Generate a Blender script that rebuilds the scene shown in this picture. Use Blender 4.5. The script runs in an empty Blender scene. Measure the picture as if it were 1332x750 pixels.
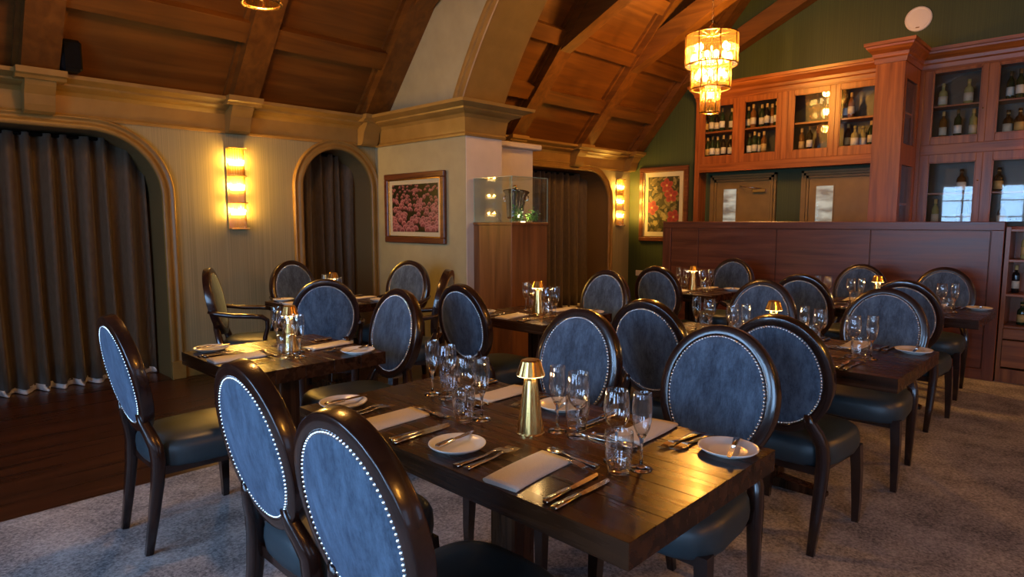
import bpy, bmesh, math, random
import numpy as np
from mathutils import Vector, Matrix
random.seed(7); rng = np.random.default_rng(7)
PI = math.pi
sc = bpy.context.scene
COL = sc.collection

# ------------------------------------------------------------------ camera, world, daylight, exposure
cam_d = bpy.data.cameras.new('camera'); cam_d.sensor_width = 36.0; cam_d.lens = 830/1332*36
cam_d.clip_start = .05; cam_d.clip_end = 100
cam = bpy.data.objects.new('camera', cam_d); COL.objects.link(cam)
cam.location = (0, 0, 1.4)
cam.rotation_euler = (math.radians(90)-math.atan(88/830), 0, math.radians(44.1-90))
sc.camera = cam
w = bpy.data.worlds.new('sky'); sc.world = w; w.use_nodes = True
w.node_tree.nodes['Background'].inputs[0].default_value = (.45, .62, 1, 1)
w.node_tree.nodes['Background'].inputs[1].default_value = .6
sc.view_settings.view_transform = 'Standard'; sc.view_settings.look = 'None'
sc.view_settings.exposure = 0.2; sc.view_settings.gamma = 1.0
try: sc.view_settings.use_curve_mapping = False
except Exception: pass
sc.cycles.max_bounces = 10; sc.cycles.transmission_bounces = 10; sc.cycles.transparent_max_bounces = 24
sc.cycles.diffuse_bounces = 4; sc.cycles.glossy_bounces = 4
sc.cycles.caustics_reflective = False; sc.cycles.caustics_refractive = False
sc.cycles.sample_clamp_indirect = 4.0
K = 1.0            # overall lamp strength

XF, XG = -1.9, 9.05        # window wall, green wall
YL, YR = 6.05, -6.05       # curtained wall, its opposite
XA0, XA1 = 4.08, 4.56      # cross wall with the great arch

WIN_F = [(-4.4, -3.4), (-2.6, -1.6), (-.2, .8), (1.4, 2.4), (2.65, 3.6)]     # window wall (y0,y1)
WIN_R = [(-1.6, -.2), (1.2, 2.6), (5.6, 7.0)]                    # right wall (x0,x1), unseen, added for cool rim light
WZ0, WZ1 = .65, 2.3
def area(name, loc, rot, sx, sy, power, col):
    d = bpy.data.lights.new(name, 'AREA'); d.shape = 'RECTANGLE'; d.size = sx; d.size_y = sy
    d.energy = power; d.color = col
    o = bpy.data.objects.new(name, d); COL.objects.link(o); o.location = loc; o.rotation_euler = rot
    return o
DAY = (.36, .60, 1.0)
for i, (a, b) in enumerate(WIN_F):      # daylight entering through each window opening
    area('window_daylight', (XF-.32, (a+b)/2, (WZ0+WZ1)/2), (0, -PI/2, 0), WZ1-WZ0, b-a, 78, DAY)
for i, (a, b) in enumerate(WIN_R):
    area('window_daylight', ((a+b)/2, YR-.32, (WZ0+WZ1)/2), (PI/2, 0, 0), b-a, WZ1-WZ0, 7, DAY)  # added right-hand daylight from unseen windows, gives the cool rims

# ------------------------------------------------------------------ materials
def mat(name, col=(.5, .5, .5), rough=.5, metal=0., **kw):
    m = bpy.data.materials.new(name); m.use_nodes = True
    b = m.node_tree.nodes['Principled BSDF']
    b.inputs['Base Color'].default_value = (*col, 1); b.inputs['Roughness'].default_value = rough
    b.inputs['Metallic'].default_value = metal
    for k, v in kw.items():
        b.inputs[k.replace('_', ' ')].default_value = v
    return m
def nodes(m): return m.node_tree.nodes, m.node_tree.links, m.node_tree.nodes['Principled BSDF']
def noise_col(m, c1, c2, scale=(1, 1, 1), nscale=5., detail=5., lo=.3, hi=.7, bump=0., bdist=.002, rough=None, dist=0., coord='Object', nrough=.5):
    n, l, b = nodes(m)
    tc = n.new('ShaderNodeTexCoord'); mp = n.new('ShaderNodeMapping'); nz = n.new('ShaderNodeTexNoise'); cr = n.new('ShaderNodeValToRGB')
    mp.inputs['Scale'].default_value = scale
    nz.inputs['Scale'].default_value = nscale; nz.inputs['Detail'].default_value = detail; nz.inputs['Distortion'].default_value = dist; nz.inputs['Roughness'].default_value = nrough
    l.new(tc.outputs[coord], mp.inputs[0]); l.new(mp.outputs[0], nz.inputs[0]); l.new(nz.outputs[0], cr.inputs[0])
    e = cr.color_ramp.elements; e[0].position = lo; e[1].position = hi
    e[0].color = (*c1, 1); e[1].color = (*c2, 1)
    l.new(cr.outputs[0], b.inputs['Base Color'])
    if bump:
        bp = n.new('ShaderNodeBump'); bp.inputs['Strength'].default_value = bump; bp.inputs['Distance'].default_value = bdist
        l.new(nz.outputs[0], bp.inputs['Height']); l.new(bp.outputs[0], b.inputs['Normal'])
    if rough:
        mr = n.new('ShaderNodeMapRange'); mr.inputs[3].default_value = rough[0]; mr.inputs[4].default_value = rough[1]
        l.new(nz.outputs[0], mr.inputs[0]); l.new(mr.outputs[0], b.inputs['Roughness'])
    return m
def wood(name, c1, c2, axis, rough=(.3, .45), fine=22., bump=.15, coat=0.):
    m = mat(name); s = [fine, fine, fine]; s[axis] = fine*.06
    noise_col(m, c1, c2, s, 1.0, 6., .32, .68, bump, .001, rough, .6)
    if name.startswith('table'): nodes(m)[2].inputs['Specular IOR Level'].default_value = .24
    if coat: nodes(m)[2].inputs['Coat Weight'].default_value = coat; nodes(m)[2].inputs['Coat Roughness'].default_value = .12
    return m
M = {}
MAH1, MAH2 = (.16, .043, .008), (.34, .108, .021)
for ax, nm in enumerate('xyz'):
    M['mah_'+nm] = wood('mahogany_'+nm, MAH1, MAH2, ax, (.28, .4))
    M['ceil_'+nm] = wood('ceiling_wood_'+nm, (.085, .029, .0022), (.155, .059, .005), ax, (.42, .6), 14.)
    M['part_'+nm] = wood('partition_wood_'+nm, (.105, .026, .0085), (.215, .058, .017), ax, (.28, .4))
    M['table_'+nm] = wood('table_wood_'+nm, (.013, .005, .0022), (.056, .020, .0068), ax, (.2, .34), 30., .12, .06)
M['ped_z'] = wood('pedestal_wood', (.12, .045, .013), (.22, .085, .026), 2, (.35, .5))
M['chair_wood'] = noise_col(mat('chair_wood', rough=.24, Coat_Weight=.5, Coat_Roughness=.08), (.012, .005, .0035), (.03, .011, .007), (30, 30, 4), 1., 4.)
M['velvet'] = noise_col(mat('velvet', rough=.85, Sheen_Weight=.5, Sheen_Roughness=.4, Sheen_Tint=(.45, .62, 1, 1)), (.022, .038, .064), (.098, .152, .222), (20, 20, 7), 1., 15., .40, .61, .3, .002, nrough=.86)
M['leather'] = noise_col(mat('seat_leather', rough=.42), (.020, .034, .042), (.032, .050, .058), (1, 1, 1), 6., 4., .3, .7, .05)
M['nail'] = mat('nailhead', (.8, .78, .74), .22, 1.)
M['gilt'] = noise_col(mat('cornice_paint', rough=.42), (.235, .135, .030), (.30, .180, .045), (3, 3, 3), 2., 4.)
M['wall'] = mat('wallpaper', rough=.75)
def stripes(m, c1, c2, axis, s1=150., s2=46., bump=.12):
    n, l, b = nodes(m)
    tc = n.new('ShaderNodeTexCoord'); mp = n.new('ShaderNodeMapping'); nz = n.new('ShaderNodeTexNoise'); cr = n.new('ShaderNodeValToRGB')
    s = [s2*2.4, s2*2.4, .5]; mp.inputs['Scale'].default_value = s
    nz.inputs['Scale'].default_value = 1.; nz.inputs['Detail'].default_value = 3.
    l.new(tc.outputs['Object'], mp.inputs[0]); l.new(mp.outputs[0], nz.inputs[0]); l.new(nz.outputs[0], cr.inputs[0])
    e = cr.color_ramp.elements; e[0].position = .35; e[1].position = .62; e[0].color = (*c1, 1); e[1].color = (*c2, 1)
    l.new(cr.outputs[0], b.inputs['Base Color'])
    bp = n.new('ShaderNodeBump'); bp.inputs['Strength'].default_value = bump; bp.inputs['Distance'].default_value = .002
    l.new(nz.outputs[0], bp.inputs['Height']); l.new(bp.outputs[0], b.inputs['Normal'])
stripes(M['wall'], (.25, .225, .118), (.33, .295, .16), 0)
M['green'] = mat('green_wallpaper', rough=.6); stripes(M['green'], (.026, .042, .009), (.040, .060, .014), 1, bump=.08)
M['cream'] = noise_col(mat('cream_paint', rough=.6), (.31, .285, .165), (.36, .33, .19), (2, 2, 2), 3., 3.)
M['pillar'] = noise_col(mat('pillar_paint', rough=.55), (.56, .52, .45), (.62, .57, .5), (2, 2, 2), 3., 3.)
M['soffit'] = noise_col(mat('soffit_paint', rough=.5), (.24, .145, .032), (.29, .175, .04), (2, 2, 2), 3., 3.)
M['reveal'] = mat('reveal_paint', (.21, .13, .045), .6)
M['dark_recess'] = mat('recess_paint', (.10, .075, .045), .7)
M['cab_back'] = mat('cabinet_back', (.030, .032, .020), .35)
M['plain'] = mat('plain_plaster', (.32, .29, .23), .8)
M['carpet'] = mat('carpet', rough=.95)
def carpet_nodes(m):
    n, l, b = nodes(m)
    tc = n.new('ShaderNodeTexCoord')
    a = n.new('ShaderNodeTexNoise'); a.inputs['Scale'].default_value = 75.; a.inputs['Detail'].default_value = 8.; a.inputs['Roughness'].default_value = .75
    c = n.new('ShaderNodeTexNoise'); c.inputs['Scale'].default_value = 4.5; c.inputs['Detail'].default_value = 5.
    mx = n.new('ShaderNodeMath'); mx.operation = 'MULTIPLY_ADD'; mx.inputs[1].default_value = .45
    cr = n.new('ShaderNodeValToRGB'); e = cr.color_ramp.elements
    e[0].position = .58; e[1].position = .88; e[0].color = (.10, .094, .10, 1); e[1].color = (.46, .43, .42, 1)
    l.new(tc.outputs['Object'], a.inputs[0]); l.new(tc.outputs['Object'], c.inputs[0])
    l.new(c.outputs[0], mx.inputs[0]); l.new(a.outputs[0], mx.inputs[2]); l.new(mx.outputs[0], cr.inputs[0]); l.new(cr.outputs[0], b.inputs['Base Color'])
    bp = n.new('ShaderNodeBump'); bp.inputs['Strength'].default_value = .5; bp.inputs['Distance'].default_value = .004
    l.new(a.outputs[0], bp.inputs['Height']); l.new(bp.outputs[0], b.inputs['Normal'])
carpet_nodes(M['carpet'])
M['floor'] = wood('floor_wood', (.030, .0085, .003), (.075, .022, .007), 0, (.22, .36), 16., .1)
M['curtain'] = noise_col(mat('curtain_fabric', rough=.7, Sheen_Weight=.3), (.066, .046, .024), (.098, .070, .038), (6, 6, 2), 8., 4.)
M['light_leak'] = mat('light_leak_white', (.7, .7, .68), .8)  # plain white that stands in for light leaking under the curtains
M['brass'] = mat('brass', (.78, .50, .17), .22, 1.)
M['satin'] = mat('satin_brass', (.62, .40, .10), .45, .7)
M['gold'] = mat('gilded_metal', (.9, .58, .2), .25, 1.)
M['steel'] = mat('cutlery_steel', (.72, .68, .62), .16, 1.)
M['china'] = mat('white_china', (.72, .70, .66), .22)
M['linen'] = noise_col(mat('napkin_linen', rough=.85), (.62, .57, .50), (.70, .64, .57), (1, 1, 1), 300., 2., bump=.1)
M['white'] = mat('white_plastic', (.72, .69, .64), .4)
M['black'] = mat('black_plastic', (.004, .004, .0045), .7, Specular_IOR_Level=.15)
M['door'] = noise_col(mat('door_paint', rough=.4), (.19, .122, .032), (.23, .148, .042), (2, 2, 2), 3., 3.)
M['mat_board'] = mat('mount_board', (.66, .56, .40), .8)
M['frame_wood'] = wood('frame_wood', (.07, .022, .009), (.15, .05, .02), 1, (.25, .4))
def thin_glass(name, tint=(1, 1, 1), refl=.9, rough=.02, ior=1.5, frost=0., edge=5.):
    m = bpy.data.materials.new(name); m.use_nodes = True; n, l = m.node_tree.nodes, m.node_tree.links
    n.remove(n['Principled BSDF'])
    t = n.new('ShaderNodeBsdfTransparent'); t.inputs[0].default_value = (*tint, 1)
    g = n.new('ShaderNodeBsdfGlossy'); g.inputs['Roughness'].default_value = rough; g.inputs[0].default_value = (refl, refl, refl, 1)
    lw = n.new('ShaderNodeLayerWeight'); lw.inputs[0].default_value = .5
    pw = n.new('ShaderNodeMath'); pw.operation = 'POWER'; pw.inputs[1].default_value = edge
    f = n.new('ShaderNodeMath'); f.operation = 'MULTIPLY_ADD'; f0 = ((ior-1)/(ior+1))**2; f.inputs[1].default_value = 1-f0; f.inputs[2].default_value = f0
    l.new(lw.outputs['Facing'], pw.inputs[0]); l.new(pw.outputs[0], f.inputs[0])
    x = n.new('ShaderNodeMixShader'); l.new(f.outputs[0], x.inputs[0]); l.new(t.outputs[0], x.inputs[1]); l.new(g.outputs[0], x.inputs[2])
    if frost:
        tr = n.new('ShaderNodeBsdfTranslucent'); tr.inputs[0].default_value = (*tint, 1)
        x2 = n.new('ShaderNodeMixShader'); x2.inputs[0].default_value = frost; l.new(x.outputs[0], x2.inputs[1]); l.new(tr.outputs[0], x2.inputs[2]); x = x2
    l.new(x.outputs[0], n['Material Output'].inputs[0]); return m
M['glass'] = thin_glass('drinking_glass', (.975, .98, .98), 1., .03, 1.65, edge=2.2)
M['solid_glass'] = mat('solid_glass', (1, 1, 1), .0, 0., IOR=1.45, Transmission_Weight=1.)
M['pane'] = thin_glass('pane_glass', (.97, .99, .98))
M['case'] = thin_glass('case_glass', (.95, .985, .97))
M['rod'] = thin_glass('glass_rod', (1, .86, .52), .9, .06, 1.7, .015)
def emit(name, col, s):
    m = mat(name, (.8, .8, .8), .4); b = nodes(m)[2]
    b.inputs['Emission Color'].default_value = (*col, 1); b.inputs['Emission Strength'].default_value = s; return m
WARM = (1, .60, .22)
M['bulb'] = emit('lit_bulb', (1, .84, .56), 9.)
M['bulb_soft'] = emit('lit_lamp_ring', (1, .66, .30), 5.)
M['kitchen'] = mat('lit_kitchen', (.3, .3, .28), .4)
def kitchen_nodes(m):
    n, l, b = nodes(m); tc = n.new('ShaderNodeTexCoord'); mp = n.new('ShaderNodeMapping'); mp.inputs['Scale'].default_value = (3, 3, 9)
    nz = n.new('ShaderNodeTexNoise'); nz.inputs['Scale'].default_value = 1.5; nz.inputs['Detail'].default_value = 3; cr = n.new('ShaderNodeValToRGB'); e = cr.color_ramp.elements
    e[0].position = .38; e[1].position = .66; e[0].color = (.05, .05, .042, 1); e[1].color = (.42, .42, .36, 1)
    l.new(tc.outputs['Object'], mp.inputs[0]); l.new(mp.outputs[0], nz.inputs[0]); l.new(nz.outputs[0], cr.inputs[0]); l.new(cr.outputs[0], b.inputs['Emission Color']); b.inputs['Emission Strength'].default_value = .8
kitchen_nodes(M['kitchen'])
M['leaf'] = noise_col(mat('leaf', rough=.5), (.09, .26, .045), (.24, .46, .11), (1, 1, 1), 30., 2.)
BOT = {'green': (.012, .03, .012), 'dark': (.008, .008, .008), 'amber': (.16, .06, .012), 'pale': (.34, .30, .11), 'brown': (.05, .018, .006)}
for k, c in BOT.items(): M['b_'+k] = mat('bottle_'+k, c, .08)
for k, c in {'cream': (.62, .55, .40), 'white': (.7, .68, .6), 'gold': (.55, .36, .12), 'grey': (.35, .36, .34)}.items(): M['l_'+k] = mat('bottle_label_'+k, c, .6)
M['cap'] = mat('bottle_capsule', (.10, .07, .03), .35)
M['print'] = mat('print_ink', rough=.35)
def print_nodes(m):
    n, l, b = nodes(m); a = n.new('ShaderNodeAttribute'); a.attribute_name = 'Col'; l.new(a.outputs['Color'], b.inputs['Base Color'])
print_nodes(M['print'])

# ------------------------------------------------------------------ mesh builder
class MB:
    def __init__(s): s.v = []; s.f = []; s.sm = []
    def add(s, vs, fs, smooth=False):
        o = len(s.v); s.v += [tuple(p) for p in vs]; s.f += [tuple(i+o for i in f) for f in fs]; s.sm += [smooth]*len(fs); return s
    def box(s, x0, x1, y0, y1, z0, z1):
        if x0 > x1: x0, x1 = x1, x0
        if y0 > y1: y0, y1 = y1, y0
        if z0 > z1: z0, z1 = z1, z0
        v = [(x, y, z) for z in (z0, z1) for y in (y0, y1) for x in (x0, x1)]
        return s.add(v, [(0, 2, 3, 1), (4, 5, 7, 6), (0, 1, 5, 4), (2, 6, 7, 3), (0, 4, 6, 2), (1, 3, 7, 5)])
    def bbox(s, x0, x1, y0, y1, z0, z1, b=.004):          # box with chamfered edges
        bm = bmesh.new(); bmesh.ops.create_cube(bm, size=1)
        for v in bm.verts: v.co = Vector(((x0+x1)/2+v.co.x*(x1-x0), (y0+y1)/2+v.co.y*(y1-y0), (z0+z1)/2+v.co.z*(z1-z0)))
        bmesh.ops.bevel(bm, geom=bm.edges[:], offset=b, segments=1, affect='EDGES', profile=.5)
        bmesh.ops.recalc_face_normals(bm, faces=bm.faces[:])
        bm.verts.index_update()
        s.add([v.co[:] for v in bm.verts], [[v.index for v in f.verts] for f in bm.faces]); bm.free(); return s
    def prism(s, poly, fn, a, b, smooth=False):           # polygon (u,v) extruded from a to b; fn(u,v,t)->xyz
        n = len(poly); vs = [fn(u, v, a) for u, v in poly]+[fn(u, v, b) for u, v in poly]
        fs = [tuple(range(n))[::-1], tuple(range(n, 2*n))]+[(i, (i+1) % n, n+(i+1) % n, n+i) for i in range(n)]
        return s.add(vs, fs, smooth)
    def lathe(s, prof, seg=20, at=(0, 0, 0), smooth=True, scal=None):
        vs = []; fs = []; n = len(prof)
        for k in range(seg):
            a = 2*PI*k/seg
            for i, (r, z) in enumerate(prof):
                q = scal(k, i) if scal else 1.
                vs.append((at[0]+r*q*math.cos(a), at[1]+r*q*math.sin(a), at[2]+z))
        for k in range(seg):
            k2 = (k+1) % seg
            for i in range(n-1): fs.append((k*n+i, k2*n+i, k2*n+i+1, k*n+i+1))
        return s.add(vs, fs, smooth)
    def loft(s, rings, closed=True, caps=True, smooth=True):
        n = len(rings[0]); vs = [p for r in rings for p in r]; fs = []
        for j in range(len(rings)-1):
            for i in range(n if closed else n-1):
                i2 = (i+1) % n; fs.append((j*n+i, j*n+i2, (j+1)*n+i2, (j+1)*n+i))
        s.add(vs, fs, smooth)
        if caps:
            o = len(s.v)-len(vs)
            s.f += [tuple(o+i for i in range(n))[::-1], tuple(o+(len(rings)-1)*n+i for i in range(n))]; s.sm += [False]*2
        return s
    def tube(s, pts, rad, seg=8, smooth=True, caps=True, square=False):
        pts = [Vector(p) for p in pts]; rings = []
        rad = rad if isinstance(rad, (list, tuple)) else [rad]*len(pts)
        ref = None
        for i, p in enumerate(pts):
            t = (pts[min(i+1, len(pts)-1)]-pts[max(i-1, 0)]).normalized()
            if ref is None: ref = Vector((0, 0, 1)) if abs(t.z) < .9 else Vector((1, 0, 0))
            a = (ref-t*ref.dot(t)).normalized(); b = t.cross(a); ref = a
            if square:
                r = rad[i]; rings.append([p+a*r*u+b*r*v for u, v in ((1, .75), (.75, 1), (-.75, 1), (-1, .75), (-1, -.75), (-.75, -1), (.75, -1), (1, -.75))])
            else: rings.append([p+(a*math.cos(2*PI*k/seg)+b*math.sin(2*PI*k/seg))*rad[i] for k in range(seg)])
        return s.loft(rings, True, caps, smooth)
    def mesh(s, name, m=None):
        me = bpy.data.meshes.new(name); me.from_pydata(s.v, [], s.f)
        me.polygons.foreach_set('use_smooth', s.sm); me.update()
        bm = bmesh.new(); bm.from_mesh(me); bmesh.ops.recalc_face_normals(bm, faces=bm.faces[:]); bm.to_mesh(me); bm.free()
        if m: me.materials.append(M[m] if isinstance(m, str) else m)
        return me
    def build(s, name, m, parent=None, loc=None, **props):
        return obj(name, s.mesh(name, m), parent, loc, **props)
def obj(name, me, parent=None, loc=None, rotz=0., **props):
    o = bpy.data.objects.new(name, me); COL.objects.link(o)
    if parent: o.parent = parent
    if loc: o.location = loc
    if rotz: o.rotation_euler.z = rotz
    for k, v in props.items(): o[k] = v
    return o
def empty(name, loc, label, cat, group=None, rotz=0.):
    o = bpy.data.objects.new(name, None); COL.objects.link(o); o.location = loc; o.rotation_euler.z = rotz
    o.empty_display_size = .1; o['label'] = label; o['category'] = cat
    if group: o['group'] = group
    return o
def tag(o, label, cat, group=None):
    o['label'] = label; o['category'] = cat
    if group: o['group'] = group
    return o
def copy_tree(o, parent=None):
    c = o.copy(); COL.objects.link(c); c.parent = parent
    for ch in [x for x in CHILD.get(o.name, [])]: copy_tree(ch, c)
    return c
CHILD = {}
def note_children(root):
    for x in COL.objects:
        pass
    def rec(o):
        CHILD[o.name] = [c for c in o.children]
        for c in o.children: rec(c)
    rec(root)
def point(name, loc, power, col=WARM, r=.03, parent=None):
    d = bpy.data.lights.new(name, 'POINT'); d.energy = power*K; d.color = col; d.shadow_soft_size = r
    o = bpy.data.objects.new(name, d); COL.objects.link(o); o.location = loc
    if parent: o.parent = parent
    return o

# ------------------------------------------------------------------ floor
def struct(name, mb, m, parent=None):
    o = mb.build(name, m, parent)
    if not parent: o['kind'] = 'structure'
    return o
struct('floor_wood', MB().box(XF-.1, XG+.1, 3.69, YL+.75, -.1, 0), 'floor')
struct('floor_carpet', MB().box(XF-.1, XG+.1, YR-.1, 3.69, -.1, .004), 'carpet')

# ------------------------------------------------------------------ walls with arched openings
def arch_path(x0, x1, top, r, n=14):
    p = [(x0, 0.)]
    for k in range(n+1):
        a = PI-PI/2*k/n; p.append((x0+r+r*math.cos(a), top-r+r*math.sin(a)))
    for k in range(n+1):
        a = PI/2-PI/2*k/n; p.append((x1-r+r*math.cos(a), top-r+r*math.sin(a)))
    p.append((x1, 0.)); return p
def arch_wall(xa, xb, openings, ztop, yf, depth):
    mb = MB(); xs = xa
    def q(pts, y): mb.add([(x, y, z) for x, z in pts], [tuple(range(len(pts)))])
    for x0, x1, top, r in openings:
        q([(xs, 0), (x0, 0), (x0, ztop), (xs, ztop)], yf)
        p = arch_path(x0, x1, top, r)
        for a, b in zip(p[1:-2], p[2:-1]):
            if abs(a[0]-b[0]) > 1e-6: q([a, b, (b[0], ztop), (a[0], ztop)], yf)
        for a, b in zip(p[:-1], p[1:]):
            mb.add([(a[0], yf, a[1]), (b[0], yf, b[1]), (b[0], yf+depth, b[1]), (a[0], yf+depth, a[1])], [(0, 1, 2, 3)])
        xs = x1
    q([(xs, 0), (xb, 0), (xb, ztop), (xs, ztop)], yf)
    mb.box(xa, xb, yf+depth, yf+depth+.08, 0, ztop)
    return mb
ARCH = [(-1.1, 1.90, 2.13, .52), (3.185, 4.015, 2.15, .414), (5.55, 8.445, 2.165, .5)]
wl = struct('wall_left', arch_wall(XF, XG, ARCH, 2.62, YL, .55), 'wall')
# the reveals of the deep openings are painted: liner strips just inside
for k, (x0, x1, top, r) in enumerate(ARCH):
    p = arch_path(x0+.004, x1-.004, top-.004, r); mb = MB()
    for a, b in zip(p[:-1], p[1:]):
        mb.add([(a[0], YL+.005, a[1]), (b[0], YL+.005, b[1]), (b[0], YL+.54, b[1]), (a[0], YL+.54, a[1])], [(0, 1, 2, 3)])
    lin = mb.build('reveal', 'reveal', wl)
    # moulded architrave sweep: (outward, proud)
    prof = [(-.012, 0), (-.012, .03), (.0, .038), (.03, .038), (.036, .028), (.062, .026), (.068, .04), (.082, .044), (.09, .03), (.09, 0)]
    p = arch_path(x0, x1, top, r); rings = []
    for i, (x, z) in enumerate(p):
        a = Vector(p[max(i-1, 0)]); b = Vector(p[min(i+1, len(p)-1)]); t = (b-a).normalized(); n = Vector((-t.y, t.x))
        rings.append([(x+n.x*u, YL-d, z+n.y*u) for u, d in prof])
    tr = MB().loft(rings, False, False, True).build('trim_%d' % (k+2), 'gilt', kind='structure')
    for xx, sgn in ((x0, -1), (x1, 1)):      # plinth block
        MB().bbox(xx-.015*sgn, xx+.10*sgn, YL-.052, YL+.001, 0, .16, .004).build('plinth_block', 'gilt', tr)
# baseboards
for k, (a, b) in enumerate([(2.0, 3.085), (8.55, XG)]):
    struct('baseboard_left' if k == 0 else 'baseboard_left.001', MB().bbox(a, b, YL-.018, YL, 0, .14, .003), 'gilt')

# cornice sweep around the walls
CP = [(0, 2.195), (.028, 2.195), (.034, 2.215), (.026, 2.232), (.03, 2.25), (.045, 2.36), (.07, 2.39), (.12, 2.405), (.15, 2.42), (.155, 2.435), (.20, 2.45), (.235, 2.462), (.24, 2.49), (0, 2.49)]
def sweep_h(path, prof, side=-1):
    rings = []; n = len(path); P = [Vector(p) for p in path]
    for i in range(n):
        d0 = (P[i]-P[i-1]).normalized() if i > 0 else None
        d1 = (P[i+1]-P[i]).normalized() if i < n-1 else None
        nr = lambda d: Vector((d.y, -d.x))*(-side)
        if d0 is None: m = nr(d1)
        elif d1 is None: m = nr(d0)
        else:
            m = nr(d0)+nr(d1); m = m/(m.dot(nr(d0)))
        rings.append([(P[i].x+m.x*u, P[i].y+m.y*u, z) for u, z in prof])
    return MB().loft(rings, True, True, False)
corn = struct('trim_1', sweep_h([(XF, YL), (XA0, YL), (XA0, 4.565), (XA1, 4.565), (XA1, YL), (XG, YL)], CP, -1), 'gilt')
def corbel(x, w=.19, half=False):
    mb = MB()
    prof = [(0, 2.2), (.10, 2.2), (.13, 2.215), (.15, 2.26), (.17, 2.33), (.215, 2.39), (.24, 2.44), (0, 2.44)]
    mb.prism(prof, lambda u, v, t: (x+t, YL-u, v), -w/2, w/2)
    mb.prism([(0, 2.425), (.255, 2.425), (.27, 2.445), (.30, 2.455), (.31, 2.497), (0, 2.497)], lambda u, v, t: (x+t, YL-u, v), -w/2-.06, w/2+.06)
    return mb.build('corbel', 'gilt', corn)
for x in (-.43, 1.05, 2.54, 3.93, 6.1, 7.52, 8.93): corbel(x)

# cross wall: picture wall pier, great arch above
AC, AZ, AR, AO = -.04, .19, 5.16, 5.31       # arch centre, soffit radius, moulding radius
cw = MB()
ang = [math.asin((2.48-AZ)/AR)+(PI-2*math.asin((2.48-AZ)/AR))*k/60 for k in range(61)]
ap = [(AC+AR*math.cos(a), AZ+AR*math.sin(a)) for a in ang]
TOPZ = 6.6
for xx in (XA0, XA1):
    for a, b in zip(ap[:-1], ap[1:]): cw.add([(xx, a[0], a[1]), (xx, b[0], b[1]), (xx, b[0], TOPZ), (xx, a[0], TOPZ)], [(0, 1, 2, 3)])
    cw.add([(xx, ap[0][0], 2.48), (xx, YL+.3, 2.48), (xx, YL+.3, TOPZ), (xx, ap[0][0], TOPZ)], [(0, 1, 2, 3)])
    cw.add([(xx, ap[-1][0], 2.48), (xx, YR-.3, 2.48), (xx, YR-.3, TOPZ), (xx, ap[-1][0], TOPZ)], [(0, 1, 2, 3)])
wc = struct('wall_cross', cw, 'cream')
for nm, ya, yb in (('pier', 4.565, YL), ('pier', YR, -4.645)):
    MB().box(XA0, XA1, ya, yb, 0, 2.49).build(nm, 'cream' if ya > 0 else 'plain', wc)
MB().box(XA0+.004, XA1-.004, 4.557, 4.57, 0, 2.3).build('pier_face', 'pillar', wc)
sf = MB()
for a, b in zip(ap[:-1], ap[1:]): sf.add([(XA0, a[0], a[1]), (XA0, b[0], b[1]), (XA1, b[0], b[1]), (XA1, a[0], a[1])], [(0, 1, 2, 3)])
sf.build('arch_soffit', 'soffit', wc)
for xx, sg in ((XA0, -1), (XA1, 1)):
    prof = [(0, -.002), (0, .03), (.012, .036), (.04, .036), (.05, .024), (.075, .024), (.085, .04), (.11, .044), (.125, .03), (.15, .026), (.15, -.002)]
    rings = [[(xx+sg*d, AC+(AR+u)*math.cos(a), AZ+(AR+u)*math.sin(a)) for u, d in prof] for a in ang]
    MB().loft(rings, True, True, False).build('arch_moulding', 'gilt', wc)
# lower pier beyond the arch, with a flat cap
pr_ = struct('wall_pier', MB().box(XA1+.001, 5.28, 4.80, YL-.3, 0, 2.165), 'pillar')
MB().bbox(XA1+.01, 5.36, 4.73, YL-.3, 2.165, 2.225, .012).build('cap', 'pillar', pr_)

# green gable wall, right wall, window wall
struct('wall_back', MB().box(XG, XG+.15, YR-.2, YL+.7, 0, 7.2), 'green')
def windowed(name, axis, pos, a0, a1, wins, ztop):
    mb = MB(); t = .22
    def bx(u0, u1, z0, z1):
        if axis == 'x': mb.box(pos-t, pos, u0, u1, z0, z1)
        else: mb.box(u0, u1, pos-t, pos, z0, z1)
    c = a0
    for u0, u1 in wins:
        bx(c, u0, 0, ztop); bx(u0, u1, 0, WZ0); bx(u0, u1, WZ1, ztop); c = u1
    bx(c, a1, 0, ztop)
    return struct(name, mb, 'plain')
windowed('wall_front', 'x', XF, YR-.2, YL+.7, WIN_F, 7.2)
windowed('wall_right', 'y', YR, XF-.2, XG+.2, WIN_R, 7.2)
wi = 1
for axis, pos, wins in (('x', XF, WIN_F), ('y', YR, WIN_R)):
    for u0, u1 in wins:
        def W(mb, a, b, z0, z1, d0=.09, d1=.14):
            return mb.box(pos-d1, pos-d0, a, b, z0, z1) if axis == 'x' else mb.box(a, b, pos-d1, pos-d0, z0, z1)
        mb = MB(); f = .05
        W(mb, u0, u0+f, WZ0, WZ1); W(mb, u1-f, u1, WZ0, WZ1); W(mb, u0+f, u1-f, WZ0, WZ0+f); W(mb, u0+f, u1-f, WZ1-f, WZ1)
        wo = mb.build('window_%d' % wi, 'white', kind='structure'); wi += 1
        um = (u0+u1)/2
        W(MB(), um-.018, um+.018, WZ0+f, WZ1-f).build('mullion', 'white', wo)
        for zz in (WZ0+.45, WZ0+.85, WZ0+1.25): W(MB(), u0+f, u1-f, zz-.014, zz+.014, .095, .135).build('glazing_bar', 'white', wo)
        W(MB(), u0+f, u1-f, WZ0+f, WZ1-f, .11, .116).build('pane', 'pane', wo)

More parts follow.
